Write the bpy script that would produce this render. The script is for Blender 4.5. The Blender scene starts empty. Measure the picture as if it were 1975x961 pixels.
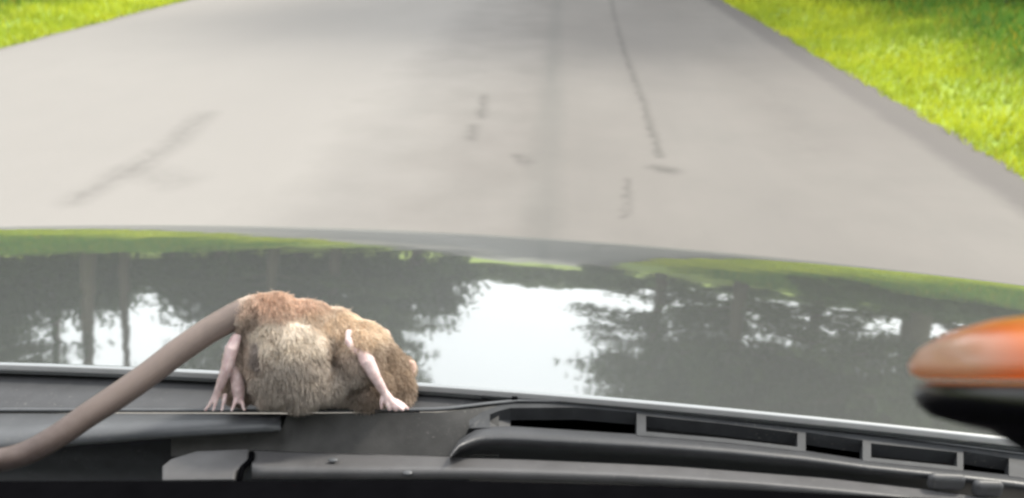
import bpy, bmesh, math, random
import numpy as np
from mathutils import Vector, Matrix
from math import radians, tan, sin, cos, pi

random.seed(4); rng = np.random.default_rng(7)
scn = bpy.context.scene
COL = scn.collection
# ------------------------------------------------------------------ camera
W, HH, F = 1975.0, 961.0, 1620.0
CZ = 1.38
PITCH, YAW = radians(22.3), radians(3.14)
cd = bpy.data.cameras.new('camera'); cam = bpy.data.objects.new('camera', cd); COL.objects.link(cam)
cam.location = (0, 0, CZ); cam.rotation_euler = (radians(90) - PITCH, 0, YAW)
cd.sensor_width = 36; cd.lens = 36 * F / W; cd.clip_start = .01; cd.clip_end = 3000
cd.dof.use_dof = True; cd.dof.focus_distance = .60; cd.dof.aperture_fstop = 9
scn.camera = cam
# ------------------------------------------------------------------ world, sun, exposure
SUN_EL, SUN_AZ = radians(48), radians(52)      # azimuth clockwise from +Y
wd = bpy.data.worlds.new('World'); scn.world = wd; wd.use_nodes = True
nt = wd.node_tree; nt.nodes.clear()
wo = nt.nodes.new('ShaderNodeOutputWorld'); bg = nt.nodes.new('ShaderNodeBackground')
sky = nt.nodes.new('ShaderNodeTexSky'); sky.sky_type = 'NISHITA'; sky.sun_disc = False
sky.sun_elevation = SUN_EL; sky.sun_rotation = SUN_AZ; sky.dust_density = 4
mix = nt.nodes.new('ShaderNodeMix'); mix.data_type = 'RGBA'; mix.inputs[0].default_value = .9
mix.inputs[7].default_value = (11.0, 11.1, 11.3, 1)
tc = nt.nodes.new('ShaderNodeTexCoord'); nz = nt.nodes.new('ShaderNodeTexNoise'); nz.inputs['Scale'].default_value = 3
mr = nt.nodes.new('ShaderNodeMapRange'); mr.inputs[1].default_value = .3; mr.inputs[2].default_value = .7
mr.inputs[3].default_value = .82; mr.inputs[4].default_value = .97
nt.links.new(tc.outputs['Generated'], nz.inputs['Vector']); nt.links.new(nz.outputs['Fac'], mr.inputs[0])
nt.links.new(mr.outputs[0], mix.inputs[0]); nt.links.new(sky.outputs[0], mix.inputs[6])
nt.links.new(mix.outputs[2], bg.inputs[0]); bg.inputs[1].default_value = .10
nt.links.new(bg.outputs[0], wo.inputs[0])
sd = bpy.data.lights.new('sun', 'SUN'); sd.energy = 2.3; sd.angle = radians(8); sd.color = (1, .93, .82)
sun = bpy.data.objects.new('sun', sd); COL.objects.link(sun)
sdir = Vector((sin(SUN_AZ) * cos(SUN_EL), cos(SUN_AZ) * cos(SUN_EL), sin(SUN_EL)))
sun.rotation_euler = sdir.to_track_quat('Z', 'Y').to_euler(); sun.location = sdir * 50
scn.view_settings.view_transform = 'Standard'; scn.view_settings.look = 'None'
scn.view_settings.gamma = 1; scn.view_settings.exposure = 1.15; scn.view_settings.use_curve_mapping = False
scn.cycles.use_denoising = True
scn.cycles.filter_width = 2.6
scn.cycles.max_bounces = 8; scn.cycles.transparent_max_bounces = 12

# ------------------------------------------------------------------ geometry helpers
FW = np.array([-sin(YAW) * cos(PITCH), cos(YAW) * cos(PITCH), -sin(PITCH)])
RT = np.array([cos(YAW), sin(YAW), 0.0]); UP = np.cross(RT, FW); CP = np.array([0, 0, CZ])
def ray(px, py):
    return FW + RT * (px - W / 2) / F + UP * (HH / 2 - py) / F
def atz(px, py, z):
    d = ray(px, py); return CP + d * ((z - CZ) / d[2])
def atd(px, py, D):
    return CP + ray(px, py) * D

def interp(pts, x):
    return float(np.interp(x, [p[0] for p in pts], [p[1] for p in pts]))
def tag(o, label=None, cat=None, group=None, kind=None):
    if label: o['label'] = label
    if cat: o['category'] = cat
    if group: o['group'] = group
    if kind: o['kind'] = kind
    return o
def link(name, me, mat=None, parent=None):
    o = bpy.data.objects.new(name, me); COL.objects.link(o)
    if mat is not None: me.materials.append(mat)
    if parent: o.parent = parent
    return o
def mesh(name, v, f, mat, parent=None, smooth=False):
    me = bpy.data.meshes.new(name); me.from_pydata([tuple(map(float, p)) for p in v], [], [tuple(map(int, q)) for q in f]); me.update()
    if smooth: me.shade_smooth()
    return link(name, me, mat, parent)
def fastmesh(name, V, n, mat, parent=None, col=None):
    """faces of n corners each, V = (k*n,3)"""
    me = bpy.data.meshes.new(name); k = len(V) // n
    me.vertices.add(len(V)); me.vertices.foreach_set('co', np.asarray(V, np.float32).ravel())
    me.loops.add(len(V)); me.loops.foreach_set('vertex_index', np.arange(len(V), dtype=np.int32))
    me.polygons.add(k); me.polygons.foreach_set('loop_start', np.arange(0, len(V), n, dtype=np.int32))
    me.update(calc_edges=True)
    if col is not None:
        a = me.color_attributes.new('tint', 'FLOAT_COLOR', 'POINT'); a.data.foreach_set('color', np.asarray(col, np.float32).ravel())
    return link(name, me, mat, parent)
def empty(name, loc=(0, 0, 0)):
    o = bpy.data.objects.new(name, None); COL.objects.link(o); o.location = loc; o.empty_display_size = .1; return o
def grid(rows):
    n = len(rows[0]); v = [p for r in rows for p in r]; f = []
    for i in range(len(rows) - 1):
        for j in range(n - 1):
            f.append((i * n + j, i * n + j + 1, (i + 1) * n + j + 1, (i + 1) * n + j))
    return v, f
def solid(o, t, off=-1):
    m = o.modifiers.new('thick', 'SOLIDIFY'); m.thickness = t; m.offset = off; return o
def bevel(o, w, s=2):
    m = o.modifiers.new('bev', 'BEVEL'); m.width = w; m.segments = s; m.limit_method = 'ANGLE'; return o
def tube(path, rad, n=10, cap=True):
    P = [Vector(p) for p in path]; v = []; f = []
    ref = None
    for i, p in enumerate(P):
        t = (P[min(i + 1, len(P) - 1)] - P[max(i - 1, 0)]).normalized()
        if ref is None: ref = t.orthogonal().normalized()
        ref = (ref - t * ref.dot(t)).normalized(); b = t.cross(ref)
        r = rad[i] if hasattr(rad, '__len__') else rad
        for k in range(n):
            a = 2 * pi * k / n; v.append(p + (ref * cos(a) + b * sin(a)) * r)
    for i in range(len(P) - 1):
        for k in range(n):
            f.append((i * n + k, i * n + (k + 1) % n, (i + 1) * n + (k + 1) % n, (i + 1) * n + k))
    if cap: f.append(tuple(range(n))[::-1]); f.append(tuple(range((len(P) - 1) * n, len(P) * n)))
    return v, f
def box(x0, x1, y0, y1, z0, z1):
    v = [(x, y, z) for x in (x0, x1) for y in (y0, y1) for z in (z0, z1)]
    return v, [(0, 1, 3, 2), (4, 6, 7, 5), (0, 4, 5, 1), (2, 3, 7, 6), (0, 2, 6, 4), (1, 5, 7, 3)]
def merge(*parts):
    v = []; f = []
    for pv, pf in parts:
        o = len(v); v += list(pv); f += [tuple(i + o for i in q) for q in pf]
    return v, f

# ------------------------------------------------------------------ material helpers
class N:
    def __init__(s, name):
        s.m = bpy.data.materials.new(name); s.m.use_nodes = True; s.t = s.m.node_tree; s.t.nodes.clear()
        s.out = s.t.nodes.new('ShaderNodeOutputMaterial')
    def n(s, typ, **kw):
        nd = s.t.nodes.new('ShaderNode' + typ)
        for k, v in kw.items(): setattr(nd, k, v)
        return nd
    def l(s, a, b): s.t.links.new(a, b)
    def setin(s, nd, i, v):
        if hasattr(v, 'is_linked') or isinstance(v, bpy.types.NodeSocket): s.l(v, nd.inputs[i])
        else: nd.inputs[i].default_value = v
    def math(s, op, a, b=0.0, c=None, clamp=False):
        nd = s.n('Math', operation=op, use_clamp=clamp); s.setin(nd, 0, a); s.setin(nd, 1, b)
        if c is not None: s.setin(nd, 2, c)
        return nd.outputs[0]
    def noise(s, vec, scale, detail=3, rough=.5):
        nd = s.n('TexNoise'); nd.inputs['Scale'].default_value = scale; nd.inputs['Detail'].default_value = detail
        nd.inputs['Roughness'].default_value = rough
        if vec is not None: s.l(vec, nd.inputs['Vector'])
        return nd
    def ramp(s, x, a, b, c=0.0, d=1.0):
        nd = s.n('MapRange'); s.setin(nd, 0, x)
        for i, q in ((1, a), (2, b), (3, c), (4, d)): nd.inputs[i].default_value = q
        return nd.outputs[0]
    def mixc(s, fac, a, b, mode='MIX'):
        nd = s.n('Mix', data_type='RGBA', blend_type=mode); s.setin(nd, 0, fac)
        for i, q in ((6, a), (7, b)):
            if isinstance(q, bpy.types.NodeSocket): s.l(q, nd.inputs[i])
            else: nd.inputs[i].default_value = (*q, 1) if len(q) == 3 else q
        return nd.outputs[2]
    def pos(s, scale=None):
        tc = s.n('TexCoord'); o = tc.outputs['Object']
        if scale:
            mp = s.n('Mapping'); mp.inputs['Scale'].default_value = scale; s.l(o, mp.inputs[0]); o = mp.outputs[0]
        return o
    def prin(s, color, rough=.6, **kw):
        b = s.n('BsdfPrincipled')
        if isinstance(color, bpy.types.NodeSocket): s.l(color, b.inputs['Base Color'])
        else: b.inputs['Base Color'].default_value = (*color, 1)
        if isinstance(rough, bpy.types.NodeSocket): s.l(rough, b.inputs['Roughness'])
        else: b.inputs['Roughness'].default_value = rough
        for k, v in kw.items():
            i = b.inputs[k.replace('_', ' ')]
            i.default_value = v
        s.l(b.outputs[0], s.out.inputs[0]); return b
    def bump(s, bsdf, h, strength=.3, dist=.01):
        b = s.n('Bump'); b.inputs['Strength'].default_value = strength; b.inputs['Distance'].default_value = dist
        s.l(h, b.inputs['Height']); s.l(b.outputs[0], bsdf.inputs['Normal'])

def plastic(name, c, rough=.5, var=.25, bump=.15, scale=90, **kw):
    m = N(name); p = m.pos(); n = m.noise(p, scale, 4); n2 = m.noise(p, 14, 3)
    f = m.math('ADD', m.math('MULTIPLY', n.outputs[0], .5), m.math('MULTIPLY', n2.outputs[0], .5))
    col = m.mixc(m.ramp(f, .35, .65), tuple(q * (1 - var) for q in c), tuple(q * (1 + var) for q in c))
    dn = m.noise(p, 420, 3, .7); big = m.noise(p, 22, 3); dm = m.math('MULTIPLY', m.ramp(dn.outputs[0], .60, .72), m.ramp(big.outputs[0], .45, .65))
    if name not in ('black_plastic', 'gloss_black', 'bark'): col = m.mixc(m.math('MULTIPLY', dm, .45), col, (.22, .21, .19))
    b = m.prin(col, rough, **kw); m.bump(b, m.noise(p, 900, 2).outputs[0], bump, .0006); return m.m

# road with cracks, worn tracks and stains
def polyline_dist(m, x, y, pts):
    best = None
    for (ax, ay), (bx, by) in zip(pts[:-1], pts[1:]):
        dx, dy = bx - ax, by - ay; L2 = dx * dx + dy * dy
        px = m.math('SUBTRACT', x, ax); py = m.math('SUBTRACT', y, ay)
        t = m.math('DIVIDE', m.math('ADD', m.math('MULTIPLY', px, dx), m.math('MULTIPLY', py, dy)), L2, clamp=True)
        ex = m.math('SUBTRACT', px, m.math('MULTIPLY', t, dx)); ey = m.math('SUBTRACT', py, m.math('MULTIPLY', t, dy))
        d = m.math('SQRT', m.math('ADD', m.math('MULTIPLY', ex, ex), m.math('MULTIPLY', ey, ey)))
        best = d if best is None else m.math('MINIMUM', best, d)
    return best
def g(px, py):
    p = atz(px, py, 0); return (float(p[0]), float(p[1]))
def road_material():
    m = N('worn_pale_asphalt'); P = m.pos()
    sp = m.n('SeparateXYZ'); m.l(P, sp.inputs[0]); X, Y = sp.outputs[0], sp.outputs[1]
    w = m.noise(P, 2.2, 4, .6); wb = m.noise(P, 12, 3, .6)
    wx = m.math('ADD', X, m.math('MULTIPLY', m.math('SUBTRACT', wb.outputs[0], .5), .09))
    wy = m.math('ADD', Y, m.math('MULTIPLY', m.math('SUBTRACT', w.outputs[0], .5), .30))
    big = m.noise(m.pos((.55, .22, 1)), 1.0, 3, .55).outputs[0]
    streak = m.noise(m.pos((3.2, .25, 1)), 1.0, 4, .6).outputs[0]
    grain = m.noise(P, 130, 3, .7).outputs[0]
    col = m.mixc(m.ramp(big, .35, .68), (.132, .122, .112), (.172, .161, .147))
    col = m.mixc(m.math('MULTIPLY', m.ramp(streak, .5, .75), .30), col, (.125, .120, .111))
    mot = m.noise(P, 1.7, 5, .65).outputs[0]
    col = m.mixc(m.ramp(mot, .42, .66, 0, .30), col, (.112, .108, .098))
    # sunlit brightness of the left side, painted into the road colour
    sunlit_lane = m.ramp(m.math('ADD', X, m.math('MULTIPLY', w.outputs[0], 1.2)), .5, -.9)
    col = m.mixc(m.math('MULTIPLY', sunlit_lane, .6), col, (.285, .272, .255))
    # dirt band along the right edge
    band = m.ramp(m.math('ADD', wx, m.math('MULTIPLY', w.outputs[0], .12)), 2.22, 2.34)
    col = m.mixc(m.math('MULTIPLY', band, .8), col, (.085, .078, .074))
    bl = m.ramp(m.math('ADD', wx, 0), -5.58, -5.72)
    col = m.mixc(m.math('MULTIPLY', bl, .5), col, (.09, .075, .06))
    col = m.mixc(m.ramp(grain, .3, .75, 0, .25), col, (.095, .09, .085))
    def line(pts, width, soft, amt, c=(.05, .047, .042)):
        nonlocal col
        d = polyline_dist(m, wx, wy, pts)
        k = m.ramp(d, width + soft, width * .3)
        col = m.mixc(m.math('MULTIPLY', m.math('MULTIPLY', k, amt), m.ramp(wb.outputs[0], .32, .6, .35, 1)), col, c)
    line([g(1172, -40), g(1185, 40), g(1204, 110), g(1240, 210), g(1272, 320)], .006, .045, .62)
    line([g(1270, 345), g(1292, 350)], .015, .08, .75)
    line([g(1212, 368), g(1205, 440)], .006, .03, .5)
    line([g(934, 200), g(930, 245)], .006, .06, .5)
    line([g(914, 262), g(910, 288)], .006, .06, .5)
    line([g(1000, 322), g(1018, 336)], .008, .07, .55)
    line([g(150, 412), g(255, 352), g(330, 305), g(400, 240)], .004, .13, .34)
    line([g(255, 352), g(350, 372)], .01, .18, .22)
    line([g(1390, 120), g(1500, 200), g(1560, 300)], .05, .30, .16)
    # oily drip line down the middle of the lane
    d = m.math('ABSOLUTE', m.math('ADD', wx, .055)); k = m.ramp(d, .13, .02)
    col = m.mixc(m.math('MULTIPLY', k, m.ramp(streak, .3, .7, .15, .48)), col, (.085, .087, .08))
    for tx in (-1.05, .95):
        d = m.math('ABSOLUTE', m.math('ADD', wx, -tx)); k = m.ramp(d, .35, .05)
        col = m.mixc(m.math('MULTIPLY', k, .12), col, (.11, .108, .103))
    b = m.prin(col, .82); m.bump(b, grain, .35, .004)
    return m.m
def grass_mat(name, c1, c2, c3, attr=True, sc=1.3):
    m = N(name); P = m.pos(); a = m.noise(P, sc, 4, .6).outputs[0]; b = m.noise(P, 9, 3).outputs[0]
    col = m.mixc(m.ramp(a, .38, .62), c1, c2); col = m.mixc(m.ramp(b, .5, .75, 0, .6), col, c3)
    if attr:
        at = m.n('VertexColor', layer_name='tint'); col = m.mixc(1.0, col, at.outputs[0], 'MULTIPLY')
    bs = m.prin(col, .6, Specular_IOR_Level=.3)
    tr = m.n('BsdfTranslucent'); m.l(col, tr.inputs[0]); mx = m.n('MixShader'); mx.inputs[0].default_value = .35
    m.l(bs.outputs[0], mx.inputs[1]); m.l(tr.outputs[0], mx.inputs[2]); m.l(mx.outputs[0], m.out.inputs[0]); return m.m

# ------------------------------------------------------------------ ground, road, verge
gm = N('verge_soil'); P = gm.pos(); a = gm.noise(P, .8, 5, .6).outputs[0]; b = gm.noise(P, 7, 4).outputs[0]
c = gm.mixc(gm.ramp(a, .35, .65), (.17, .26, .035), (.32, .41, .05)); c = gm.mixc(gm.ramp(b, .45, .7, 0, .5), c, (.10, .12, .035))
bb = gm.prin(c, .9); gm.bump(bb, b, .6, .03)
xs = np.concatenate([np.linspace(-900, -16, 12), np.linspace(-14, 14, 71), np.linspace(16, 900, 12)])
ysg = np.concatenate([np.linspace(-900, -8, 8), np.linspace(-6, 60, 111), np.linspace(70, 1500, 14)])
def gz(x, y):
    e = 0.0
    if x > 2.7: e = min((x - 2.7) * .10, .45)
    if x < -5.95: e = min((-5.95 - x) * .07, .4)
    return -.02 + e + (.05 * sin(x * 2.1 + y * .9) * sin(y * 1.7 - x) if (x > 3 or x < -6.3) else 0)
v, f = grid([[(x, y, gz(x, y)) for x in xs] for y in ysg])
tag(mesh('ground', v, f, gm.m, smooth=True), kind='structure')
rm = road_material()
XL, XR = -5.80, 2.56
ry = np.concatenate([np.linspace(-30, 2, 9), np.linspace(2.05, 26, 400), np.linspace(28, 70, 22), np.linspace(75, 400, 30)])
def bend(y): return max(0, y - 22) ** 2 * .004 if y < 90 else 18.5 + (y - 90) * .544
rows = []
for i, y in enumerate(ry):
    jl = .03 * sin(y * 3.1) + .025 * sin(y * 7.7 + 1) + .04 * sin(y * .9); jr = .015 * sin(y * 2.7) + .02 * sin(y * 9.1 + 2) + .02 * sin(y * 1.3)
    rows.append([(XL + jl * .6 + bend(y), y, .004), (XL + jl + .12 + bend(y), y, .018)] + [(XL + .2 + (XR - XL - .4) * t + bend(y), y, .02 + .05 * (1 - (2 * t - 1) ** 2)) for t in np.linspace(0, 1, 24)] + [(XR + jr - .08 + bend(y), y, .018), (XR + jr + bend(y), y, .004)])
v, f = grid(rows); tag(mesh('road', v, f, rm, smooth=True), kind='structure')

def blades(xr, n, y0=3.6, y1=24, power=1.6, seed=1):
    r = np.random.default_rng(seed); x = r.uniform(*xr, n); y = y0 + (y1 - y0) * r.random(n) ** power
    z = np.array([gz(a, b) for a, b in zip(x, y)])
    edge = np.minimum(np.abs(x - XR), np.abs(x - XL))
    L = (.035 + .05 * r.random(n)) * (1 + .9 * np.clip(edge - .8, 0, 3) / 2) * (1 + .05 * np.clip(y - 4, 0, 30)); wd = .004 + .0007 * y
    a = r.uniform(0, 2 * pi, n); lean = r.normal(0, .35, (n, 2))
    B = np.stack([x, y, z], 1); s = np.stack([np.cos(a) * wd, np.sin(a) * wd, 0 * a], 1)
    T = B + np.stack([lean[:, 0] * L, lean[:, 1] * L, L], 1); M = B + np.stack([lean[:, 0] * L * .35, lean[:, 1] * L * .35, L * .6], 1)
    V = np.stack([B - s, B + s, M + s * .7, T, M - s * .7], 1).reshape(-1, 3)
    patch = np.sin(x * 1.9 + np.sin(y * 1.3) * 1.4) * np.sin(y * 1.1 + x * .6)
    far = np.clip((edge - .75 - .5 * patch) / 1.0, 0, 1)
    yellow = np.array([.98, .95, .95]); green = np.array([.26, .46, .85]); dry = np.array([.95, .82, 1.2])
    c = yellow[None] * (1 - far[:, None]) + green[None] * far[:, None]
    dr = (r.random(n) < (.04 + .16 * far))[:, None]; c = np.where(dr, dry[None] * .7, c) * r.uniform(.88, 1.14, n)[:, None]
    C = np.repeat(np.concatenate([c, np.ones((n, 1))], 1), 5, 0)
    return V, C
gl = grass_mat('verge_grass', (.36, .45, .04), (.52, .58, .04), (.25, .38, .05))
Va, Ca = blades((2.50, 8.5), 75000, seed=1); Vb, Cb = blades((-12, -5.74), 45000, y0=6, seed=2)
tag(fastmesh('grass', np.concatenate([Va, Vb]), 5, gl, col=np.concatenate([Ca, Cb])), 'bright yellow-green grass growing on both road verges', 'grass', kind='stuff')

# ------------------------------------------------------------------ trees
bark = plastic('bark', (.10, .08, .06), .9, .4, .6, 30)
leafm = grass_mat('needles', (.045, .075, .022), (.07, .10, .03), (.03, .055, .02), attr=False, sc=.8)
leafb = grass_mat('bush_leaves', (.03, .06, .014), (.05, .09, .02), (.018, .04, .012), attr=False, sc=2)
def make_tree(kind, seed):
    r = np.random.default_rng(seed)
    Ht = 15.0; base = {'pine': 11.0, 'broad': 2.5, 'spruce': 1.7}[kind]
    trunk = [tube([(0, 0, -.2), (.03, .02, Ht * .3), (-.06, .05, Ht * .65), (.03, 0, Ht * .97)], [.26, .2, .13, .03], 9)]
    C = []; S = []
    z = base
    while z < Ht:
        t = (z - base) / (Ht - base)
        R = {'pine': 3.6 * (1 - t) ** .6 * (.55 + .45 * min(1, t * 3)), 'broad': 4.6 * math.sqrt(max(.16, 1 - (t * 1.02 - .35) ** 2 / .45)), 'spruce': 4.0 * (1 - t) ** .8}[kind]
        nb = 5 if kind != 'broad' else 6
        a0 = r.uniform(0, 6.28)
        for k in range(nb):
            if r.random() < (.58 if t < .17 else .15): continue
            a = a0 + 2 * pi * k / nb + r.normal(0, .25); Rb = R * r.uniform(.6, 1.12); rise = {'pine': .12, 'broad': .35, 'spruce': -.10}[kind] * Rb
            e = (cos(a) * Rb, sin(a) * Rb, z + rise); mid = (cos(a) * Rb * .5, sin(a) * Rb * .5, z + rise * .6)
            trunk.append(tube([(0, 0, z - .15), mid, e], [.06, .04, .012], 5, False))
            nc = int(9 + 8 * Rb / 4)
            for s in np.linspace(.28, 1.02, nc):
                C.append((cos(a) * Rb * s + r.normal(0, .16), sin(a) * Rb * s + r.normal(0, .16), z + rise * s + r.normal(0, .10) - (abs(r.normal(0, .35)) * s if t < .3 else 0))); S.append(.42 + .25 * r.random())
        z += r.uniform(.5, .85)
    C = np.array(C); S = np.array(S); m = 16
    c = np.repeat(C, m, 0); s = np.repeat(S, m)[:, None]; n = len(c)
    p = c + r.normal(0, 1, (n, 3)) * s * np.array([.62, .62, .26]); q = r.normal(0, 1, (n, 3)); q /= np.linalg.norm(q, axis=1)[:, None]
    q2 = np.cross(q, r.normal(0, 1, (n, 3))); q2 /= np.linalg.norm(q2, axis=1)[:, None]; L = r.uniform(.10, .24, n)[:, None]
    V = np.stack([p - q * L, p + q2 * L * .45, p + q * L, p - q2 * L * .45], 1).reshape(-1, 3)
    return merge(*trunk), V
protos = {}
def tree(kind, x, y, sc, rot, label, hsc=1.0):
    if kind not in protos:
        tk, V = make_tree(kind, {'pine': 3, 'broad': 5, 'spruce': 8}[kind])
        root = empty(kind + '_tree' if kind != 'broad' else 'broadleaf_tree')
        t = mesh('trunk', tk[0], tk[1], bark, root, True); c = fastmesh('crown', V, 4, leafm, root)
        protos[kind] = (root, t, c)
    else:
        r0, t0, c0 = protos[kind]; root = r0.copy(); COL.objects.link(root)
        for ch in (t0, c0):
            k = ch.copy(); COL.objects.link(k); k.parent = root
    root.location = (x, y, max(0, gz(min(max(x, -14), 14), y) - .1)); root.rotation_euler = (0, 0, rot); root.scale = (sc, sc, sc * hsc)
    tag(root, label, 'tree', 'trees lining the road, mirrored in the bonnet'); return root
def pol(az, d): return d * sin(radians(az)), d * cos(radians(az))
TREES = [
 ('broad', -14.5, 34, .95, 'broad dark tree nearest the bright sky gap, mirrored behind the rat'),
 ('broad', -18.6, 33, 1.0, 'dense dark tree mirrored in the bonnet above the rat rump'),
 ('spruce', -11.2, 44, .95, 'narrow conifer with ragged edge beside the mirrored sky gap'),
 ('pine', -27.8, 33, .85, 'bare trunked pine mirrored just before the pale tail crosses'),
 ('pine', -29.9, 31, 1.05, 'thick trunked pine standing between two mirrored patches of sky'),
 ('pine', -31.6, 38, 1.0, 'slim pine trunk beside the thick one in the mirrored left grove'),
 ('broad', -39.5, 31, 1.0, 'dark full tree mirrored at the outer end of the bonnet beside the pines'),
 ('spruce', -36.2, 39, 1.1, 'conifer at the outer end of the mirrored pine grove'),
 ('spruce', 8.2, 36, 1.0, 'feathery conifer whose crown edges the mirrored white sky'),
 ('broad', 13.5, 38, 1.05, 'large dense tree mirrored in the middle of the darker bonnet side'),
 ('spruce', 18.5, 34, 1.0, 'conifer with light specks through its crown in the bonnet reflection'),
 ('broad', 24, 32, 1.0, 'bushy tree mirrored in the bonnet beside the orange dome'),
 ('spruce', 30.5, 30, 1.0, 'conifer mirrored close to the orange dome'),
 ('broad', 38, 28, 1.0, 'wide tree mirrored behind the orange dome'),
 ('broad', 24.7, 20.2, .98, 'nearest roadside tree, its crown shading the far end of the road'),
 ('broad', 13.5, 23.5, .85, 'roadside tree whose drooping branches hang low in the bonnet reflection'),
]
for i, (k, az, d, s, lab) in enumerate(TREES):
    x, y = pol(az, d); tree(k, x, y, s, i * 1.7, lab, 1.15 if az > 5 and d > 26 else 1.0)
# bushes: low thickets under the left trees and at the verge on the right
def make_bush(seed, mat, name='bush'):
    r = np.random.default_rng(seed); root = empty(name)
    st = [tube([(0, 0, -.1), (cos(a) * .25, sin(a) * .25, .5), (cos(a) * .6, sin(a) * .6, 1.0)], [.03, .02, .008], 5, False) for a in np.linspace(0, 5.5, 7)]
    mesh('stem', *merge(*st), bark, root, True)
    nC = 90; th = r.uniform(0, 2 * pi, nC); ph = np.arccos(r.uniform(0, 1, nC)); rr = r.uniform(.55, 1.0, nC)
    C = np.stack([np.cos(th) * np.sin(ph) * rr * 1.0, np.sin(th) * np.sin(ph) * rr * 1.0, np.cos(ph) * rr * 1.15 + .1], 1)
    c = np.repeat(C, 60, 0); n = len(c); p = c + r.normal(0, .11, (n, 3)); q = r.normal(0, 1, (n, 3)); q /= np.linalg.norm(q, axis=1)[:, None]
    q2 = np.cross(q, r.normal(0, 1, (n, 3))); q2 /= np.linalg.norm(q2, axis=1)[:, None]; L = r.uniform(.03, .065, n)[:, None]
    fastmesh('foliage', np.stack([p - q * L, p + q2 * L * .6, p + q * L, p - q2 * L * .6], 1).reshape(-1, 3), 4, mat, root); return root
b0 = make_bush(11, leafb)
def copy_tree(o):
    c = o.copy(); COL.objects.link(c)
    for ch in o.children:
        k = ch.copy(); COL.objects.link(k); k.parent = c
    return c
BUSH = []
for i, (px, py, sc, zz, lab) in enumerate([(1745, -12, .9, .8, 'dark green bush nearest the road at the top of the verge'), (1830, -14, 1.1, .75, 'leafy bush behind the grass, second from the road'), (1925, -6, 1.0, .8, 'low bush in the verge, third from the road'), (2010, 18, .9, .8, 'bush at the upper outer corner of the green verge'), (1660, -45, 1.0, .9, 'bush farther along the verge, just at the top edge')]):
    x, y = g(px, py + 46); BUSH.append((x + .3, y + .4, sc * .75, zz, lab, 'bushes at the far side of the right verge'))
for i, az in enumerate(range(-46, -8, 4)):
    x, y = pol(az + (i % 2), 36 + 3 * (i % 3)); BUSH.append((x, y, 2.9, 1.75 + .2 * sin(i * 2.3), ['outermost','second','third','fourth','fifth','sixth','seventh','eighth','ninth','tenth'][i] + ' dark thicket counted inward along the foot of the left grove', 'thickets under the left trees'))
for i, az in enumerate((4.5, 9, 14, 19, 24, 29, 34)):
    x, y = pol(az, 42 - i); BUSH.append((x, y, 1.6, .55, ['first','second','third','fourth','fifth','sixth','seventh'][i] + ' low thicket counted outward from the sky gap under the right trees', 'low thickets under the right trees'))
for i, (x, y, s, zs, lab, grp) in enumerate(BUSH):
    o = b0 if i == 0 else copy_tree(b0); o.location = (x, y, gz(min(max(x, -14), 14), y)); o.scale = (s, s, s * zs); o.rotation_euler = (0, 0, i * 1.3)
    tag(o, lab, 'bush', grp)
# far woodland closing the road
r = np.random.default_rng(21); n = 26000
az = np.radians(r.uniform(-60, 60, n)); d = r.uniform(95, 125, n)
hh = (5.6 + .5 * np.sin(az * 23) + .5 * np.sin(az * 51 + 2)) * (1 - .62 * np.clip((np.degrees(az) - 3) / 6, 0, 1)) + 6 * np.clip((-np.degrees(az) - 2) / 40, 0, 1)
p = np.stack([d * np.sin(az), d * np.cos(az), hh * r.random(n) ** .8], 1); q = r.normal(0, 1, (n, 3)) * .45; q2 = r.normal(0, 1, (n, 3)) * .35
tag(fastmesh('distant_woodland', np.stack([p - q, p + q2, p + q, p - q2], 1).reshape(-1, 3), 4, leafm), 'distant woods closing the road ahead, mirrored in the bonnet', 'woods', kind='stuff')

# ------------------------------------------------------------------ the car
car = empty('car', (-.38, 0, 0))
tag(car, 'dark grey glossy car whose bonnet mirrors the trees, seen from inside', 'car')
HX, HK, HC, HA, HY0 = -.3796, .0235, .0848, .0386, .463
NS = np.array([0, .1, .2, .3, .4, .48, .51, .60, .9]); NT = np.array([8.4, 8.9, 10.3, 11.8, 12.4, 13.2, 13.9, 30, 45])
ss = np.arange(0, 1.7, .004)
th = np.interp(ss, NS, NT); th = np.where(ss > .9, NT[-1] + (ss - .9) * 90, th); th = np.minimum(th, 82)
ker = np.hanning(19); ker /= ker.sum(); th = np.convolve(np.pad(th, 9, 'edge'), ker, 'valid')
zz = -np.concatenate([[0], np.cumsum(np.tan(np.radians(th[:-1])) * .004)])
def hood_z(x, y):
    u = x - HX; q = (y - HY0 + HC * u * u) * (1 + HA * u * u)
    side = max(0, abs(u) - .93)
    return 1.10 - HK * u * u + (float(np.interp(q, ss, zz)) if q >= 0 else -q * tan(radians(NT[0]))) - side ** 2 * 14
def rear_y(x): return HY0 - HC * (x - HX) ** 2
def to_car(v): return [(p[0] - car.location[0], p[1], p[2]) for p in v]
def cpart(name, vf, mat, smooth=False, parent=None):
    return mesh(name, to_car(vf[0]), vf[1], mat, parent or car, smooth)
pm = N('grey_car_paint'); P = pm.pos()
df = pm.n('BsdfPrincipled'); fl = pm.noise(P, 2500, 2).outputs[0]
pm.l(pm.mixc(pm.ramp(fl, .4, .6), (.050, .054, .053), (.066, .070, .069)), df.inputs['Base Color']); df.inputs['Roughness'].default_value = .5
gs = pm.n('BsdfGlossy'); gs.inputs['Roughness'].default_value = .035; gs.inputs[0].default_value = (.93, .96, .95, 1)
fr = pm.n('Fresnel'); fr.inputs[0].default_value = 1.6
mx = pm.n('MixShader'); pm.l(pm.math('ADD', pm.math('MULTIPLY', fr.outputs[0], .55), .28, clamp=True), mx.inputs[0])
pm.l(df.outputs[0], mx.inputs[1]); pm.l(gs.outputs[0], mx.inputs[2]); pm.l(mx.outputs[0], pm.out.inputs[0])
bm_ = pm.n('Bump'); bm_.inputs['Strength'].default_value = .12; bm_.inputs['Distance'].default_value = .004
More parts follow.
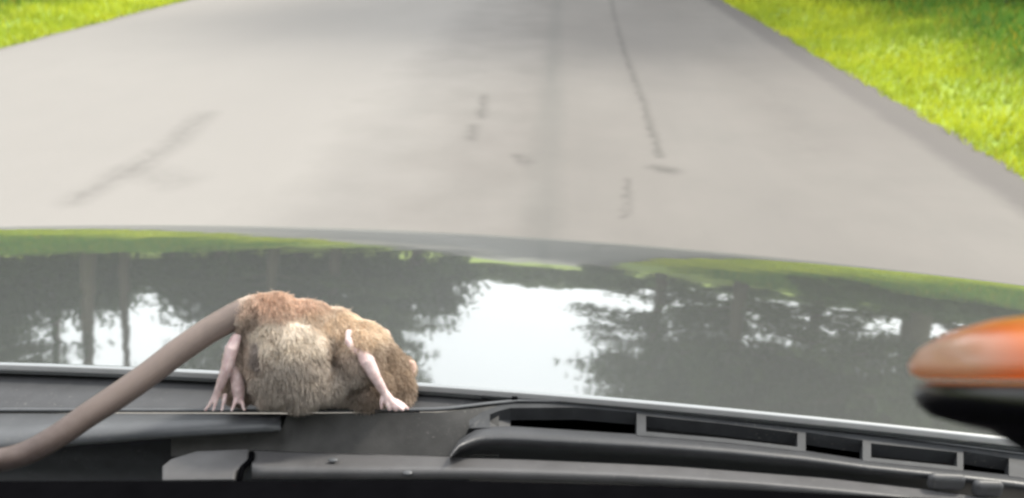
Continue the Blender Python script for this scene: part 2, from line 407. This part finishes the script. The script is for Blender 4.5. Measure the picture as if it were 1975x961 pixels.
pm.l(pm.noise(P, 7, 3).outputs[0], bm_.inputs['Height']); pm.l(bm_.outputs[0], gs.inputs['Normal'])
paint = pm.m
rows = []
us = np.linspace(-1.16, 1.16, 150)
qs = np.concatenate([np.linspace(0, 1.0, 190), np.linspace(1.01, 1.5, 50)])
for q in qs:
    rows.append([(HX + u, rear_y(HX + u) + q * (1 - .0 * u * u), 0) for u in us])
rows = [[(x, y, max(hood_z(x, y), .32)) for x, y, _ in r_] for r_ in rows]
hood = cpart('hood', grid(rows), paint, True); solid(hood, .006)
trimg = plastic('bright_edge', (.24, .24, .24), .3, .1, .05)
sealm = plastic('grey_plastic', (.043, .044, .047), .5, .2)
silver = plastic('pale_grey_plastic', (.075, .079, .085), .42, .12)
darkm = plastic('dark_plastic', (.034, .036, .041), .5, .3)
blackm = plastic('black_plastic', (.0025, .0025, .003), .95, .2, Specular_IOR_Level=0.0)
wipm = plastic('wiper_grey', (.070, .069, .071), .5, .18)
# folded rear lip of the hood, its edge highlight put in as pale colour
lip = [[(HX + u, rear_y(HX + u) - .0002 - .0005 * k, hood_z(HX + u, rear_y(HX + u)) + (.0001, -.0006, -.003)[k]) for u in np.linspace(-.93, .93, 80)] for k in range(3)]
lo = cpart('hood_lip', grid(lip[::-1]), trimg, True, hood); lo.location = (0, 0, 0)
lo.parent = hood

# trough between hood and cowl (weather strip)
def prow(fn_py, z, xs_, dz=None):
    out = []
    for px in xs_:
        zc = z(px) if callable(z) else z
        out.append(tuple(atz(px, fn_py(px), zc)))
    return out
A = [(-700, 800), (0, 788), (600, 789), (850, 787), (940, 776), (1000, 770), (1100, 771), (1250, 780), (1400, 798), (1560, 818), (1700, 836), (1860, 857), (1990, 874), (2400, 950)]
HR = [(-700, 725), (0, 713), (400, 722), (810, 743), (1000, 752), (1200, 768), (1500, 798), (1900, 850), (2400, 930)]
px_ = np.concatenate([np.linspace(-700, 900, 50), np.linspace(905, 1060, 40), np.linspace(1070, 2400, 70)])
def zA(px): return 1.094 - .000012 * max(0, px - 900)
tr = [prow(lambda p: interp(HR, p) + 2, lambda p: zA(p) - .0035, px_), prow(lambda p: interp(HR, p) * .45 + interp(A, p) * .55, lambda p: zA(p) - .004, px_), prow(lambda p: interp(A, p) + 1, lambda p: zA(p) - .005, px_)]
cpart('cowl_seal', grid(tr[::-1]), sealm, True)
# thin bright top lip of the cowl panel
rim = [prow(lambda p: interp(A, p) + 7, zA, px_), prow(lambda p: interp(A, p) + 2.5, lambda p: zA(p) + .0018, px_), prow(lambda p: interp(A, p) - 1, lambda p: zA(p) - .0002, px_), prow(lambda p: interp(A, p) - 0, lambda p: zA(p) - .009, px_)]
cowl_px = px_
LW = [(-700, 905), (0, 872), (120, 857), (300, 843), (520, 831), (700, 822), (830, 812), (900, 800), (960, 787), (1000, 781), (1100, 782), (1240, 793), (1400, 812), (1550, 832), (1700, 850), (1860, 871), (1990, 890), (2400, 962)]
cow = cpart('cowl_panel', grid(rim), silver, True); solid(cow, .002)
# pale ledge on the left, running out into the dark well
lpx = [p for p in px_ if p <= 545]
led = [prow(lambda p: interp(LW, p) + 5, lambda p: zA(p) - .010, lpx), prow(lambda p: interp(LW, p), lambda p: zA(p) - .002, lpx), prow(lambda p: (interp(LW, p) + interp(A, p) + 9) / 2, lambda p: zA(p) + .0005, lpx), prow(lambda p: interp(A, p) + 9.5, zA, lpx)]
solid(cpart('ledge', grid(led), silver, True, cow), .002)
mpx = np.linspace(330, 962, 60)
led2 = [prow(lambda p: 880, lambda p: zA(p) - .020, mpx), prow(lambda p: 850, lambda p: zA(p) - .013, mpx), prow(lambda p: max(822, interp(LW, p) + 3 if p < 560 else 0), lambda p: zA(p) - .0065, mpx), prow(lambda p: interp(A, p) + 8.5 if p > 545 else interp(LW, p) - 4, lambda p: zA(p) - (0 if p > 545 else .0045), mpx)]
cpart('well', grid(led2), plastic('dusty_plastic', (.045, .044, .042), .65, .35), True, cow)
tpx = [p for p in px_ if p < 908]
dk = [prow(lambda p: 990, .99, tpx), prow(lambda p: 925, 1.030, tpx), prow(lambda p: interp(LW, p) + 12, lambda p: zA(p) - .032, tpx), prow(lambda p: interp(A, p) + 10, lambda p: zA(p) - .035, tpx)]
cpart('cowl_tray', grid(dk), darkm, True)

# grille: frame with rectangular openings, each opening a real pocket
BT = [(905, 822), (930, 806), (960, 793), (985, 787), (1050, 781), (1230, 796), (1400, 814), (1550, 833), (1670, 850), (1850, 869), (1960, 886), (2100, 908), (2400, 962)]
BB = [(905, 826), (985, 824), (1230, 840), (1400, 854), (1550, 871), (1665, 889), (1850, 908), (1960, 920), (2100, 943), (2400, 1000)]
cols = [905, 915, 930, 945, 965, 985, 1110, 1228, 1246, 1400, 1538, 1554, 1610, 1664, 1680, 1770, 1846, 1858, 1900, 1946, 1962, 2060, 2200, 2220, 2400]
open_ = {(945, 965), (965, 985), (985, 1110), (1110, 1228), (1554, 1610), (1610, 1664), (1858, 1900), (1900, 1946), (2060, 2200)}
inner = {(1246, 1400), (1400, 1538), (1680, 1770), (1770, 1846)}
def pk(px, t, dz=0):
    py = interp(BT, px) * (1 - t) + interp(BB, px) * t; return tuple(atz(px, py, zA(px) - .001 * t + dz))
V_, F_ = [], []
def addq(a, b, c, d):
    i = len(V_); V_.extend([a, b, c, d]); F_.append((i, i + 1, i + 2, i + 3))
V2, F2 = [], []
def top_edge(px): return max(interp(A, px) + 6.5, interp(BT, px) - 11)
for a_, b_ in zip(cols[:-1], cols[1:]):
    # rails above and below
    up0 = tuple(atz(a_, top_edge(a_), zA(a_))); up1 = tuple(atz(b_, top_edge(b_), zA(b_)))
    addq(pk(a_, 0), pk(b_, 0), up1, up0)
    if (a_, b_) in open_:
        pass
    elif (a_, b_) in inner:
        t0, t1 = .10, .80
        addq(pk(a_, t0), pk(b_, t0), pk(b_, 0), pk(a_, 0)); addq(pk(a_, 1), pk(b_, 1), pk(b_, t1), pk(a_, t1))
        z0 = -.003
        i = len(V2); V2.extend([pk(a_, 0, -.0006), pk(b_, 0, -.0006)]); V2.extend([pk(b_, 1, -.014), pk(a_, 1, -.014)]); F2.append((i + 3, i + 2, i + 1, i))
    else:
        addq(pk(a_, 1), pk(b_, 1), pk(b_, 0), pk(a_, 0))
fr_ = cpart('grille_frame', (V_, F_), plastic('frame_grey', (.036, .038, .041), .6, .25, Specular_IOR_Level=.25), False, None)
md = fr_.modifiers.new('w', 'WELD'); md.merge_threshold = .0003; solid(fr_, .009); 
wallm = plastic('pocket_plastic', (.014, .015, .017), .55, .3)
for i_, fc in enumerate(F2): cpart('grille_insert', ([V2[j] for j in fc], [(0, 1, 2, 3)]), wallm, False, fr_)
fl_ = [[tuple(atz(px, interp(BB, px) + 30, zA(px) - .030)) for px in cols], [tuple(atz(px, interp(BT, px) - 40, zA(px) - .020)) for px in cols]]
cpart('grille_floor', grid(fl_), blackm, False, fr_)
# small sloped wall inside the first opening
cpart('pocket_wall', ([tuple(atz(x, y, z)) for x, y, z in ((938, 824, 1.089), (984, 828, 1.084), (986, 780, 1.084), (938, 780, 1.089))], [(0, 1, 2, 3)]), sealm, False, fr_)
# rounded roll below the grille
BD = [(870, 878), (1000, 883), (1300, 896), (1600, 918), (1800, 940), (1975, 962), (2400, 1040)]
rpx = np.linspace(868, 2400, 90); roll = []
for k, t in enumerate(np.linspace(0, 1, 12)):
    row = []
    for px in rpx:
        top = interp(BB, px) - 2; bot = interp(BD, px) + 14; py = top + (bot - top) * t
        if px < 930: py = py * (1) ; top2 = 878 - (878 - top) * math.sqrt(max(0, (px - 868) / 62)); py = top2 + (bot - top2) * t
        row.append(tuple(atz(px, py, zA(px) - .002 + .006 * sin(pi * min(1, t * 1.1)) * .9 - .040 * t ** 2.2)))
    roll.append(row)
cpart('rounded_edge', grid(roll[::-1]), plastic('roll_plastic', (.030, .031, .034), .42, .2), True, cow)
# clips at the right end
for cx, cy, w_ in ((1828, 915, 74), (1908, 928, 60)):
    c = atz(cx, cy, zA(cx) + .004); bx = box(c[0] - w_ / 2 * .00027, c[0] + w_ / 2 * .00027, c[1] - .003, c[1] + .003, c[2] - .010, c[2])
    bevel(cpart('clip', bx, sealm, False, cow), .0042, 4)
c = atz(993, 768, 1.094); bevel(cpart('seal_clip', box(c[0] - .0018, c[0] + .0018, c[1] - .002, c[1] + .004, c[2] - .004, c[2] + .001), blackm, False, cow), .0005)

# wiper: end cap, long blade carrier, thin rubber, two tiny water beads
wip = cpart('wiper', ([], []), wipm) if False else None
WT = [(470, 867), (640, 874), (1000, 885), (1300, 899), (1600, 922), (1800, 945), (2400, 1030)]
WB = [(470, 924), (900, 925), (1200, 933), (1450, 947), (1750, 975), (2400, 1075)]
wpx = np.linspace(486, 2300, 70)
ZW = 1.0835
wr = []
for t, dz in ((1.0, -.006), (.97, -.001), (.62, .0030), (.50, .0034), (.42, .0002), (.06, 0), (0, -.004)):
    wr.append([tuple(atz(px, interp(WT, px) * (1 - t) + interp(WB, px) * t, ZW + dz - .00001 * max(0, px - 1200))) for px in wpx])
wiper = cpart('wiper', grid(wr), wipm, True); solid(wiper, .002)
cap_pts = [(312, 898), (330, 884), (380, 869), (480, 865), (478, 885), (455, 908), (452, 924), (312, 926)]
cv = [tuple(atz(x, y, ZW + .002)) for x, y in cap_pts]; nn = len(cv)
cv2 = [(x, y + .001, z - .008) for x, y, z in cv]
cf = [tuple(range(nn))[::-1]] + [(i, (i + 1) % nn, nn + (i + 1) % nn, nn + i) for i in range(nn)] + [tuple(range(nn, 2 * nn))]
cap = cpart('wiper_cap', (cv + cv2, cf), wipm, False, wiper); bevel(cap, .0012, 2)
hk = [tuple(atz(x, y, ZW + .0005)) for x, y in ((486, 874), (484, 888), (468, 902), (462, 926))]
cpart('hook', tube(hk, .0016, 8), blackm, True, wiper)
for bx_, by_ in ((642, 884), (786, 909)):
    c = atz(bx_, by_, ZW + .0035); me = bpy.data.meshes.new('bead'); bm = bmesh.new(); bmesh.ops.create_uvsphere(bm, u_segments=12, v_segments=8, radius=.0024); bm.to_mesh(me); bm.free(); me.shade_smooth()
    o = link('fastener', me, silver, wiper); o.location = (c[0] - car.location[0], c[1], c[2] - .0012); o.scale = (1.2, .8, .45)

# windscreen, dashboard, cabin shell
gls = N('clear_glass'); tb = gls.n('BsdfTransparent'); tb.inputs[0].default_value = (.965, .975, .97, 1); gls.l(tb.outputs[0], gls.out.inputs[0])
wsr = []
for t in np.linspace(0, 1, 10):
    wsr.append([(HX + u, (.383 - .10 * u * u) * (1 - t) + (-.10) * t, 1.078 + t * .487 + .03 * sin(pi * t) * 0) for u in np.linspace(-.72, .9, 20)])
cpart('windscreen', grid(wsr), gls.m, True)
DE = [(-900, 932), (0, 925), (900, 923), (1000, 926), (1250, 932), (1500, 944), (1800, 958), (2400, 1005)]
dpx = np.linspace(-900, 2400, 80); dr = []
for k, (yy_, dz) in enumerate(((.296, -.05), (.292, -.004), (.285, 0), (.25, .0), (.15, -.02), (-.05, -.04), (-.25, -.10), (-.27, -.45))):
    row = []
    for px in dpx:
        d = ray(px, interp(DE, px)); e = CP + d * (.288 / d[1])
        row.append((e[0] * (1 if k < 3 else 1), yy_, e[2] + dz))
    dr.append(row)
cpart('dashboard', grid(dr), blackm, True)
shell = [box(HX - .78, HX + .78, -1.9, -.1, 1.565, 1.60), box(HX - .98, HX - .92, -1.9, .36, .3, 1.05), box(HX + .92, HX + .98, -1.9, .36, .3, 1.05), box(HX - .9, HX + .9, -1.95, -1.9, .3, 1.56), box(HX - .92, HX + .92, -1.9, 1.2, .28, .32)]
for s_ in (-1, 1):
    shell.append(tube([(HX + s_ * .95, .30, 1.02), (HX + s_ * .80, -.1, 1.58)], .035, 8)); shell.append(tube([(HX + s_ * .95, -.95, 1.04), (HX + s_ * .80, -.95, 1.58)], .035, 8)); shell.append(tube([(HX + s_ * .95, -1.85, 1.04), (HX + s_ * .80, -1.85, 1.58)], .04, 8))
bevel(cpart('body_shell', merge(*shell), paint), .01)
for wx_ in (-.82, .82):
    for wy_ in (1.05, -1.35):
        rr_ = [(.0, .30)]; 
        v_, f_ = tube([(HX + wx_ - .1, wy_, .31), (HX + wx_ + .1, wy_, .31)], .31, 28); w_ = cpart('wheel', (v_, f_), blackm, True); bevel(w_, .02)

# ------------------------------------------------------------------ orange topped dome at the right edge
OD = .205
oc = atd(2112, 739, OD); k_ = OD / F
dome = empty('dashboard_dome', tuple(oc))
tag(dome, 'glossy object with bright orange top and black bowl-shaped base at the right edge', 'ornament')
def lathe(prof, n=56, tilt=None):
    v = []; f = []
    for r_, z_ in prof:
        for i in range(n): a = 2 * pi * i / n; v.append((r_ * cos(a), r_ * sin(a), z_))
    for j in range(len(prof) - 1):
        for i in range(n): f.append((j * n + i, j * n + (i + 1) % n, (j + 1) * n + (i + 1) % n, (j + 1) * n + i))
    return v, f
blk = plastic('gloss_black', (.004, .004, .005), .25, .2)
v, f = lathe([(0, -.062), (.017, -.060), (.019, -.056), (.010, -.050), (.0095, -.030), (.0139, -.0185), (.0234, -.0122), (.0297, -.0108), (.0365, -.0088), (.0394, -.0062), (.0405, -.0030), (.0398, -.0008), (.036, 0), (0, 0)])
mesh('base', v, f, blk, dome, True)
om = N('orange_plastic'); P = om.pos()
sp = om.n('SeparateXYZ'); om.l(P, sp.inputs[0])
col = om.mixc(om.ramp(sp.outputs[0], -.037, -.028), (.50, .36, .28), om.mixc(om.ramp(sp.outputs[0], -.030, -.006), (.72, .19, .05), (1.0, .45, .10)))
bs = om.prin(col, .18, Coat_Weight=.6); bs.inputs['Subsurface Weight'].default_value = .0
tl = om.n('BsdfTranslucent'); om.l(col, tl.inputs[0]); mx = om.n('MixShader'); mx.inputs[0].default_value = .5
om.l(bs.outputs[0], mx.inputs[1]); om.l(tl.outputs[0], mx.inputs[2]); om.l(mx.outputs[0], om.out.inputs[0])
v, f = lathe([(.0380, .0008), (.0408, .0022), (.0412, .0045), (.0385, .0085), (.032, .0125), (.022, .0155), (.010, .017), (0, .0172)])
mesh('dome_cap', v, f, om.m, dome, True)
dome.rotation_euler = (radians(-31), radians(-1.5), 0)

# ------------------------------------------------------------------ the rat
RD = .505; KS = RD / F
rat = empty('rat', tuple(atd(590, 795, RD)))
tag(rat, 'tan brown rat with pink feet and long thick tail perched behind the bonnet', 'rat')
RO = np.array(rat.location)
R3 = Matrix([[RT[i], FW[i], UP[i]] for i in range(3)])   # picture-aligned basis used only for laying out the pose
def rp(px, py, d=0):
    return atd(px, py, RD + d * KS) - RO
BALLS = [  # px, py, depth(px), rx, ry(depth), rz, roll degrees
 (528, 628, 10, 62, 62, 66, 20), (500, 612, 0, 36, 34, 34, 0), (575, 650, 45, 85, 80, 76, -10), (640, 672, 75, 88, 85, 82, -15),
 (690, 700, 95, 84, 80, 76, -25), (735, 725, 120, 62, 62, 66, 0), (554, 698, -24, 82, 56, 80, 0), (572, 738, -14, 94, 56, 46, 0), (490, 690, 20, 48, 50, 62, 0),
 (648, 735, 32, 46, 44, 42, 0), (748, 752, 88, 54, 52, 46, 0), (692, 690, 4, 42, 42, 56, -22), (456, 694, -26, 19, 18, 34, 12), (500, 728, 14, 40, 40, 52, 0), (462, 735, 12, 36, 34, 48, 10), (712, 745, 36, 46, 40, 42, 0), (765, 715, 165, 38, 55, 40, 0), (700, 665, 70, 60, 55, 50, -30), (612, 610, 60, 46, 40, 30, -10)]
bm = bmesh.new()
for (x, y, d, a, b, c, ro) in BALLS:
    M = Matrix.Translation(Vector(rp(x, y, d))) @ R3.to_4x4() @ Matrix.Rotation(radians(-ro), 4, 'Y') @ Matrix.Diagonal((a * KS, b * KS, c * KS, 1))
    bmesh.ops.create_uvsphere(bm, u_segments=28, v_segments=18, radius=1, matrix=M)
# tail root swelling, hind legs and feet as tapering tubes joined to the body
def addtube(path, rad, n=10):
    v, f = tube([rp(*p) for p in path], [q * KS for q in rad], n)
    vs = [bm.verts.new(p) for p in v]
    for q in f: bm.faces.new([vs[i] for i in q])
def rball(x, y, d, r_):
    bmesh.ops.create_uvsphere(bm, u_segments=14, v_segments=10, radius=r_ * KS, matrix=Matrix.Translation(Vector(rp(x, y, d))))
addtube([(545, 610, 0), (500, 602, -8), (468, 606, -20), (446, 616, -28)], [42, 37, 32, 28], 14)
body_me = bpy.data.meshes.new('body'); bm.to_mesh(body_me); bm.free()
def bake(me, voxel, smooth_it=6, extra=None):
    o = bpy.data.objects.new('tmp', me); COL.objects.link(o)
    m = o.modifiers.new('r', 'REMESH'); m.mode = 'VOXEL'; m.voxel_size = voxel
    if smooth_it: s_ = o.modifiers.new('s', 'SMOOTH'); s_.iterations = smooth_it; s_.factor = .5
    dg = bpy.context.evaluated_depsgraph_get(); out = bpy.data.meshes.new_from_object(o.evaluated_get(dg)); bpy.data.objects.remove(o); return out
bme = bake(body_me, .0013, 9)
nv = len(bme.vertices); co = np.zeros(nv * 3, np.float32); bme.vertices.foreach_get('co', co); co = co.reshape(-1, 3)
# lumpy loose skin and fur clumps
no = np.zeros(nv * 3, np.float32); bme.vertices.foreach_get('normal', no); no = no.reshape(-1, 3)
def pxy(c):
    d = (c + RO - CP); z = d @ FW; return W / 2 + F * (d @ RT) / z, HH / 2 - F * (d @ UP) / z, z
def lump(c):
    c = c * 1.0; return np.sin(c[:, 0] * 260 + 2 * np.sin(c[:, 2] * 190)) * np.sin(c[:, 2] * 230 + c[:, 1] * 150) * .0011 + np.sin(c[:, 0] * 620 + c[:, 2] * 500) * np.sin(c[:, 1] * 540 - c[:, 2] * 300) * .0004
co2 = co + no * lump(co)[:, None]; bme.vertices.foreach_set('co', co2.ravel()); bme.update(); bme.shade_smooth()
def furcolor(c):
    x, y, z = pxy(c); n = len(c)
    base = np.tile(np.array([.52, .43, .36]), (n, 1))
    def blend(mask, colr):
        nonlocal base; m_ = np.clip(mask, 0, 1)[:, None]; base = base * (1 - m_) + np.array(colr)[None] * m_
    wob = 10 * np.sin(x * .09 + 1.3 * np.sin(y * .06)) + 7 * np.sin(y * .13 + x * .05)
    blend(1 - (np.hypot((x - 550) / 110, (y - 580) / 40) - .5) * 1.3 + wob * .02, (.70, .53, .42))   # orange light on the rump top, put into the fur colour
    blend(1 - (np.hypot((x - 690) / 120, (y - 635) / 48) - .6) * 2 + wob * .02, (.76, .63, .49))   # sandy back
    blend(1 - (np.hypot((x - 560 + wob) / 82, (y - 665 + wob) / 52) - .75) * 3, (.76, .69, .60))      # pale cream patch
    blend(1 - (np.hypot((x - 590 + wob) / 120, (y - 742) / 55) - .75) * 2.5, (.60, .54, .48))  # greyer belly
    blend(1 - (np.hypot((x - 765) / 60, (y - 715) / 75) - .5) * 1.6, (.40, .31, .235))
    blend(1 - (np.hypot((x - 640 + wob * .4) / 13, (y - 690) / 50) - .6) * 2, (.42, .35, .29))  # crease shade right of the belly, painted into the fur tint
    blend(1 - (np.hypot((x - 492 + wob * .4) / 17, (y - 690) / 38) - .6) * 3, (.36, .31, .28))  # left crease, its shade likewise painted as darker fur
    return base
def setcol(me, c, rgb):
    a = me.color_attributes.new('tint', 'FLOAT_COLOR', 'POINT'); a.data.foreach_set('color', np.concatenate([rgb, np.ones((len(rgb), 1))], 1).astype(np.float32).ravel())
setcol(bme, co2, furcolor(co2) * .8)
fm = N('rat_fur'); P = fm.pos(); at = fm.n('VertexColor', layer_name='tint')
nn_ = fm.noise(P, 160, 4, .6).outputs[0]
col = fm.mixc(fm.ramp(nn_, .3, .7, 0, .45), at.outputs[0], (.10, .075, .06)); bs = fm.prin(col, .75, Sheen_Weight=.25); fm.bump(bs, fm.noise(P, 500, 3).outputs[0], .5, .0008)
link('body', bme, fm.m, rat)
# fur as fine tapering hairs
me_t = bme.loop_triangles; bme.calc_loop_triangles(); nt_ = len(bme.loop_triangles)
ti = np.zeros(nt_ * 3, np.int32); bme.loop_triangles.foreach_get('vertices', ti); ti = ti.reshape(-1, 3)
A_, B_, C_ = co2[ti[:, 0]], co2[ti[:, 1]], co2[ti[:, 2]]; cr = np.cross(B_ - A_, C_ - A_); ar = np.linalg.norm(cr, axis=1) / 2
NH = 120000; r = np.random.default_rng(5); pick = r.choice(nt_, NH, p=ar / ar.sum()); u1 = r.random(NH); v1 = r.random(NH); sw = u1 + v1 > 1; u1[sw] = 1 - u1[sw]; v1[sw] = 1 - v1[sw]
pt = A_[pick] + (B_ - A_)[pick] * u1[:, None] + (C_ - A_)[pick] * v1[:, None]; nr = cr[pick] / (2 * ar[pick][:, None] + 1e-12)
fx, fy, fz = pxy(pt)
keep = (fx > 452 + 22 * r.random(NH)) | (fy > 640)
flow = -.55 * UP + .15 * RT - .35 * FW
cl = np.stack([np.sin(pt[:, 0] * 420 + pt[:, 2] * 130), np.sin(pt[:, 1] * 380 + 1), np.sin(pt[:, 2] * 460 + pt[:, 0] * 200)], 1) * .17
dr_ = nr * .36 + flow[None] + cl + r.normal(0, .14, (NH, 3)); dr_ /= np.linalg.norm(dr_, axis=1)[:, None]
Lh = (r.uniform(.0025, .0052, NH) * np.where(fx < 500, .55, 1))[:, None]; sd_ = np.cross(dr_, r.normal(0, 1, (NH, 3))); sd_ /= np.linalg.norm(sd_, axis=1)[:, None]; sd_ *= .00019
mid = pt + dr_ * Lh * .55; tip = pt + dr_ * Lh + flow[None] * Lh * .25
HV = np.stack([pt - sd_, pt + sd_, mid + sd_ * .8, tip, mid - sd_ * .8], 1)[keep].reshape(-1, 3)
hc = furcolor(pt) * r.uniform(.72, 1.28, NH)[:, None]; hc = np.concatenate([hc, np.ones((NH, 1))], 1)[keep]
hm = N('rat_hair'); at = hm.n('VertexColor', layer_name='tint'); bs = hm.prin(at.outputs[0], .55, Specular_IOR_Level=.4)
tl = hm.n('BsdfTranslucent'); hm.l(at.outputs[0], tl.inputs[0]); mx = hm.n('MixShader'); mx.inputs[0].default_value = .45
hm.l(bs.outputs[0], mx.inputs[1]); hm.l(tl.outputs[0], mx.inputs[2]); hm.l(mx.outputs[0], hm.out.inputs[0])
fastmesh('fur', HV, 5, hm.m, rat, np.repeat(hc, 5, 0))
# pink skin parts
def skin(name, c1, c2, sc=300):
    m = N(name); P = m.pos(); n = m.noise(P, sc, 3).outputs[0]; col = m.mixc(m.ramp(n, .35, .65), c1, c2)
    b = m.prin(col, .5); b.inputs['Subsurface Weight'].default_value = .15; b.inputs['Subsurface Scale'].default_value = .002; b.inputs['Subsurface Radius'].default_value = (1, .35, .2)
    m.bump(b, m.noise(P, 1200, 2).outputs[0], .3, .0004); return m.m
pink = skin('pink_skin', (.52, .37, .36), (.70, .56, .54))
tailm_ = None
def limb(name, tubes, balls, voxel=.0006, mat=pink):
    global bm
    bm = bmesh.new()
    for pth, rad in tubes: addtube(pth, rad, 12)
    for b in balls: rball(*b)
    me = bpy.data.meshes.new(name); bm.to_mesh(me); bm.free(); me2 = bake(me, voxel, 3); me2.shade_smooth(); return link(name, me2, mat, rat)
limb('hind_foot', [([(458, 645, -40), (447, 672, -48), (437, 712, -50), (424, 745, -44), (412, 772, -40)], [8, 13, 11, 8, 5]),
     ([(452, 670, -30), (455, 710, -32), (460, 750, -30), (462, 778, -28)], [8, 13, 13, 9]),
     ([(412, 768, -42), (402, 785, -44), (394, 793, -46)], [4.5, 3.3, 2.4]), ([(420, 762, -42), (415, 780, -46), (410, 794, -50)], [4.5, 3.3, 2.4]),
     ([(434, 760, -38), (431, 778, -44), (427, 794, -50)], [5, 3.4, 2.4]), ([(456, 768, -34), (451, 782, -42), (446, 794, -48)], [5, 3.5, 2.4]), ([(464, 768, -30), (469, 784, -38), (472, 793, -42)], [5, 3.5, 2.4])],
     [(450, 668, -36, 11)])
limb('hind_foot', [([(673, 640, 0), (673, 660, -26), (685, 676, -32), (700, 684, -34)], [7, 8, 9, 10]),
     ([(698, 680, -32),  (708, 697, -36), (724, 728, -34), (742, 758, -26), (760, 780, -30)], [12, 15, 11, 8, 8]),
     ([(686, 690, 0), (688, 715, -6), (690, 735, -4)], [12, 14, 8]),
     ([(758, 776, -30), (770, 786, -34), (779, 792, -34)], [7, 5, 3.5]), ([(752, 770, -28), (760, 786, -34), (766, 793, -34)], [6, 5, 3.5]),
     ([(745, 762, -28), (748, 782, -34), (752, 793, -34)], [6, 4.5, 3]), ([(762, 774, -28), (778, 782, -26), (788, 790, -24)], [6, 4.5, 3]), ([(740, 757, -24), (736, 776, -30), (736, 790, -30)], [5, 4, 3])], [])
for sx in (0, 1):
    x0 = 715 + sx * 70
    limb('front_paw', [([(x0, 750, 130), (x0 + 8, 775, 170), (x0 + 10, 788, 200)], [20, 13, 8])] + [([(x0 + 10, 786, 195), (x0 + 2 + 6 * t, 794, 220 + 6 * (t % 3)), (x0 - 4 + 9 * t, 796, 236)], [4, 3.5, 2.5]) for t in range(4)], [])
# tail: straight thick scaly, from the rump to the lower left
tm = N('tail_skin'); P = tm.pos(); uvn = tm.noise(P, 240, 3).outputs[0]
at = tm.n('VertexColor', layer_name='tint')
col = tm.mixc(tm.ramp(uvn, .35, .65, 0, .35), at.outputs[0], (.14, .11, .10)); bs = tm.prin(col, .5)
TP = [(512, 604, -4, 33), (475, 603, -22, 30), (440, 617, -34, 28), (395, 643, -50, 27), (340, 681, -72, 27), (285, 723, -98, 27), (225, 765, -128, 27), (165, 804, -160, 26), (105, 845, -190, 25.5), (40, 878, -215, 25), (-40, 895, -240, 24), (-130, 915, -262, 25), (-240, 930, -285, 22), (-380, 930, -300, 18), (-520, 920, -300, 12), (-620, 905, -290, 5)]
tt = np.linspace(0, len(TP) - 1, 420)
def cat(i, k): 
    i0 = int(min(max(math.floor(i), 0), len(TP) - 2)); f_ = i - i0; p = [TP[min(max(i0 + j, 0), len(TP) - 1)][k] for j in (-1, 0, 1, 2)]
    return .5 * (2 * p[1] + (p[2] - p[0]) * f_ + (2 * p[0] - 5 * p[1] + 4 * p[2] - p[3]) * f_ ** 2 + (3 * p[1] - p[0] - 3 * p[2] + p[3]) * f_ ** 3)
path = [rp(cat(i, 0), cat(i, 1), cat(i, 2)) for i in tt]
rad = [cat(i, 3) * KS * (RD + cat(i, 2) * KS) / RD * .93 * (1 + .03 * ((j % 2) * 2 - 1)) for j, i in enumerate(tt)]
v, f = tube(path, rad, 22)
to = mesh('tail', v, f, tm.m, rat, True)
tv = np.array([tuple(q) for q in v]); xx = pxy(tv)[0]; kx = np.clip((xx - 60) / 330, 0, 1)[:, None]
upn = np.repeat(np.array([0.0]), len(tv)); setcol(to.data, tv, np.array([.07, .050, .045])[None] * (1 - kx) + np.array([.195, .150, .128])[None] * kx)  # shade on the lower-left end is painted in as a darker tint
tm_b = tm.n('Bump')
# ears, eyes, whiskers (turned away from the camera)
earm = skin('ear_skin', (.55, .38, .30), (.66, .47, .38))
for ex, ey, ed in ((738, 652, 110), (788, 712, 120)):
    me = bpy.data.meshes.new('ear'); bm = bmesh.new()
    M = Matrix.Translation(Vector(rp(ex, ey, ed))) @ R3.to_4x4() @ Matrix.Rotation(radians(30), 4, 'Y') @ Matrix.Diagonal((15 * KS, 5 * KS, 20 * KS, 1))
    bmesh.ops.create_uvsphere(bm, u_segments=18, v_segments=12, radius=1, matrix=M); bm.to_mesh(me); bm.free(); me.shade_smooth(); link('ear', me, earm, rat)
for ex, ed in ((742, 205), (788, 205)):
    me = bpy.data.meshes.new('eye'); bm = bmesh.new(); bmesh.ops.create_uvsphere(bm, u_segments=12, v_segments=8, radius=6 * KS, matrix=Matrix.Translation(Vector(rp(ex, 700, ed)))); bm.to_mesh(me); bm.free(); me.shade_smooth(); link('eye', me, blk, rat)
me = bpy.data.meshes.new('nose'); bm = bmesh.new(); bmesh.ops.create_uvsphere(bm, u_segments=12, v_segments=8, radius=7 * KS, matrix=Matrix.Translation(Vector(rp(765, 720, 222)))); bm.to_mesh(me); bm.free(); me.shade_smooth(); link('nose', me, pink, rat)
wv = [tube([rp(765 + s_ * 10, 722 + j * 3, 212), rp(765 + s_ * 40, 716 + j * 8, 222), rp(765 + s_ * 62, 722 + j * 12, 225)], [.7 * KS, .5 * KS, .2 * KS], 4) for s_ in (-1, 1) for j in (-1, 0, 1)]
mesh('whiskers', *merge(*wv), trimg, rat)
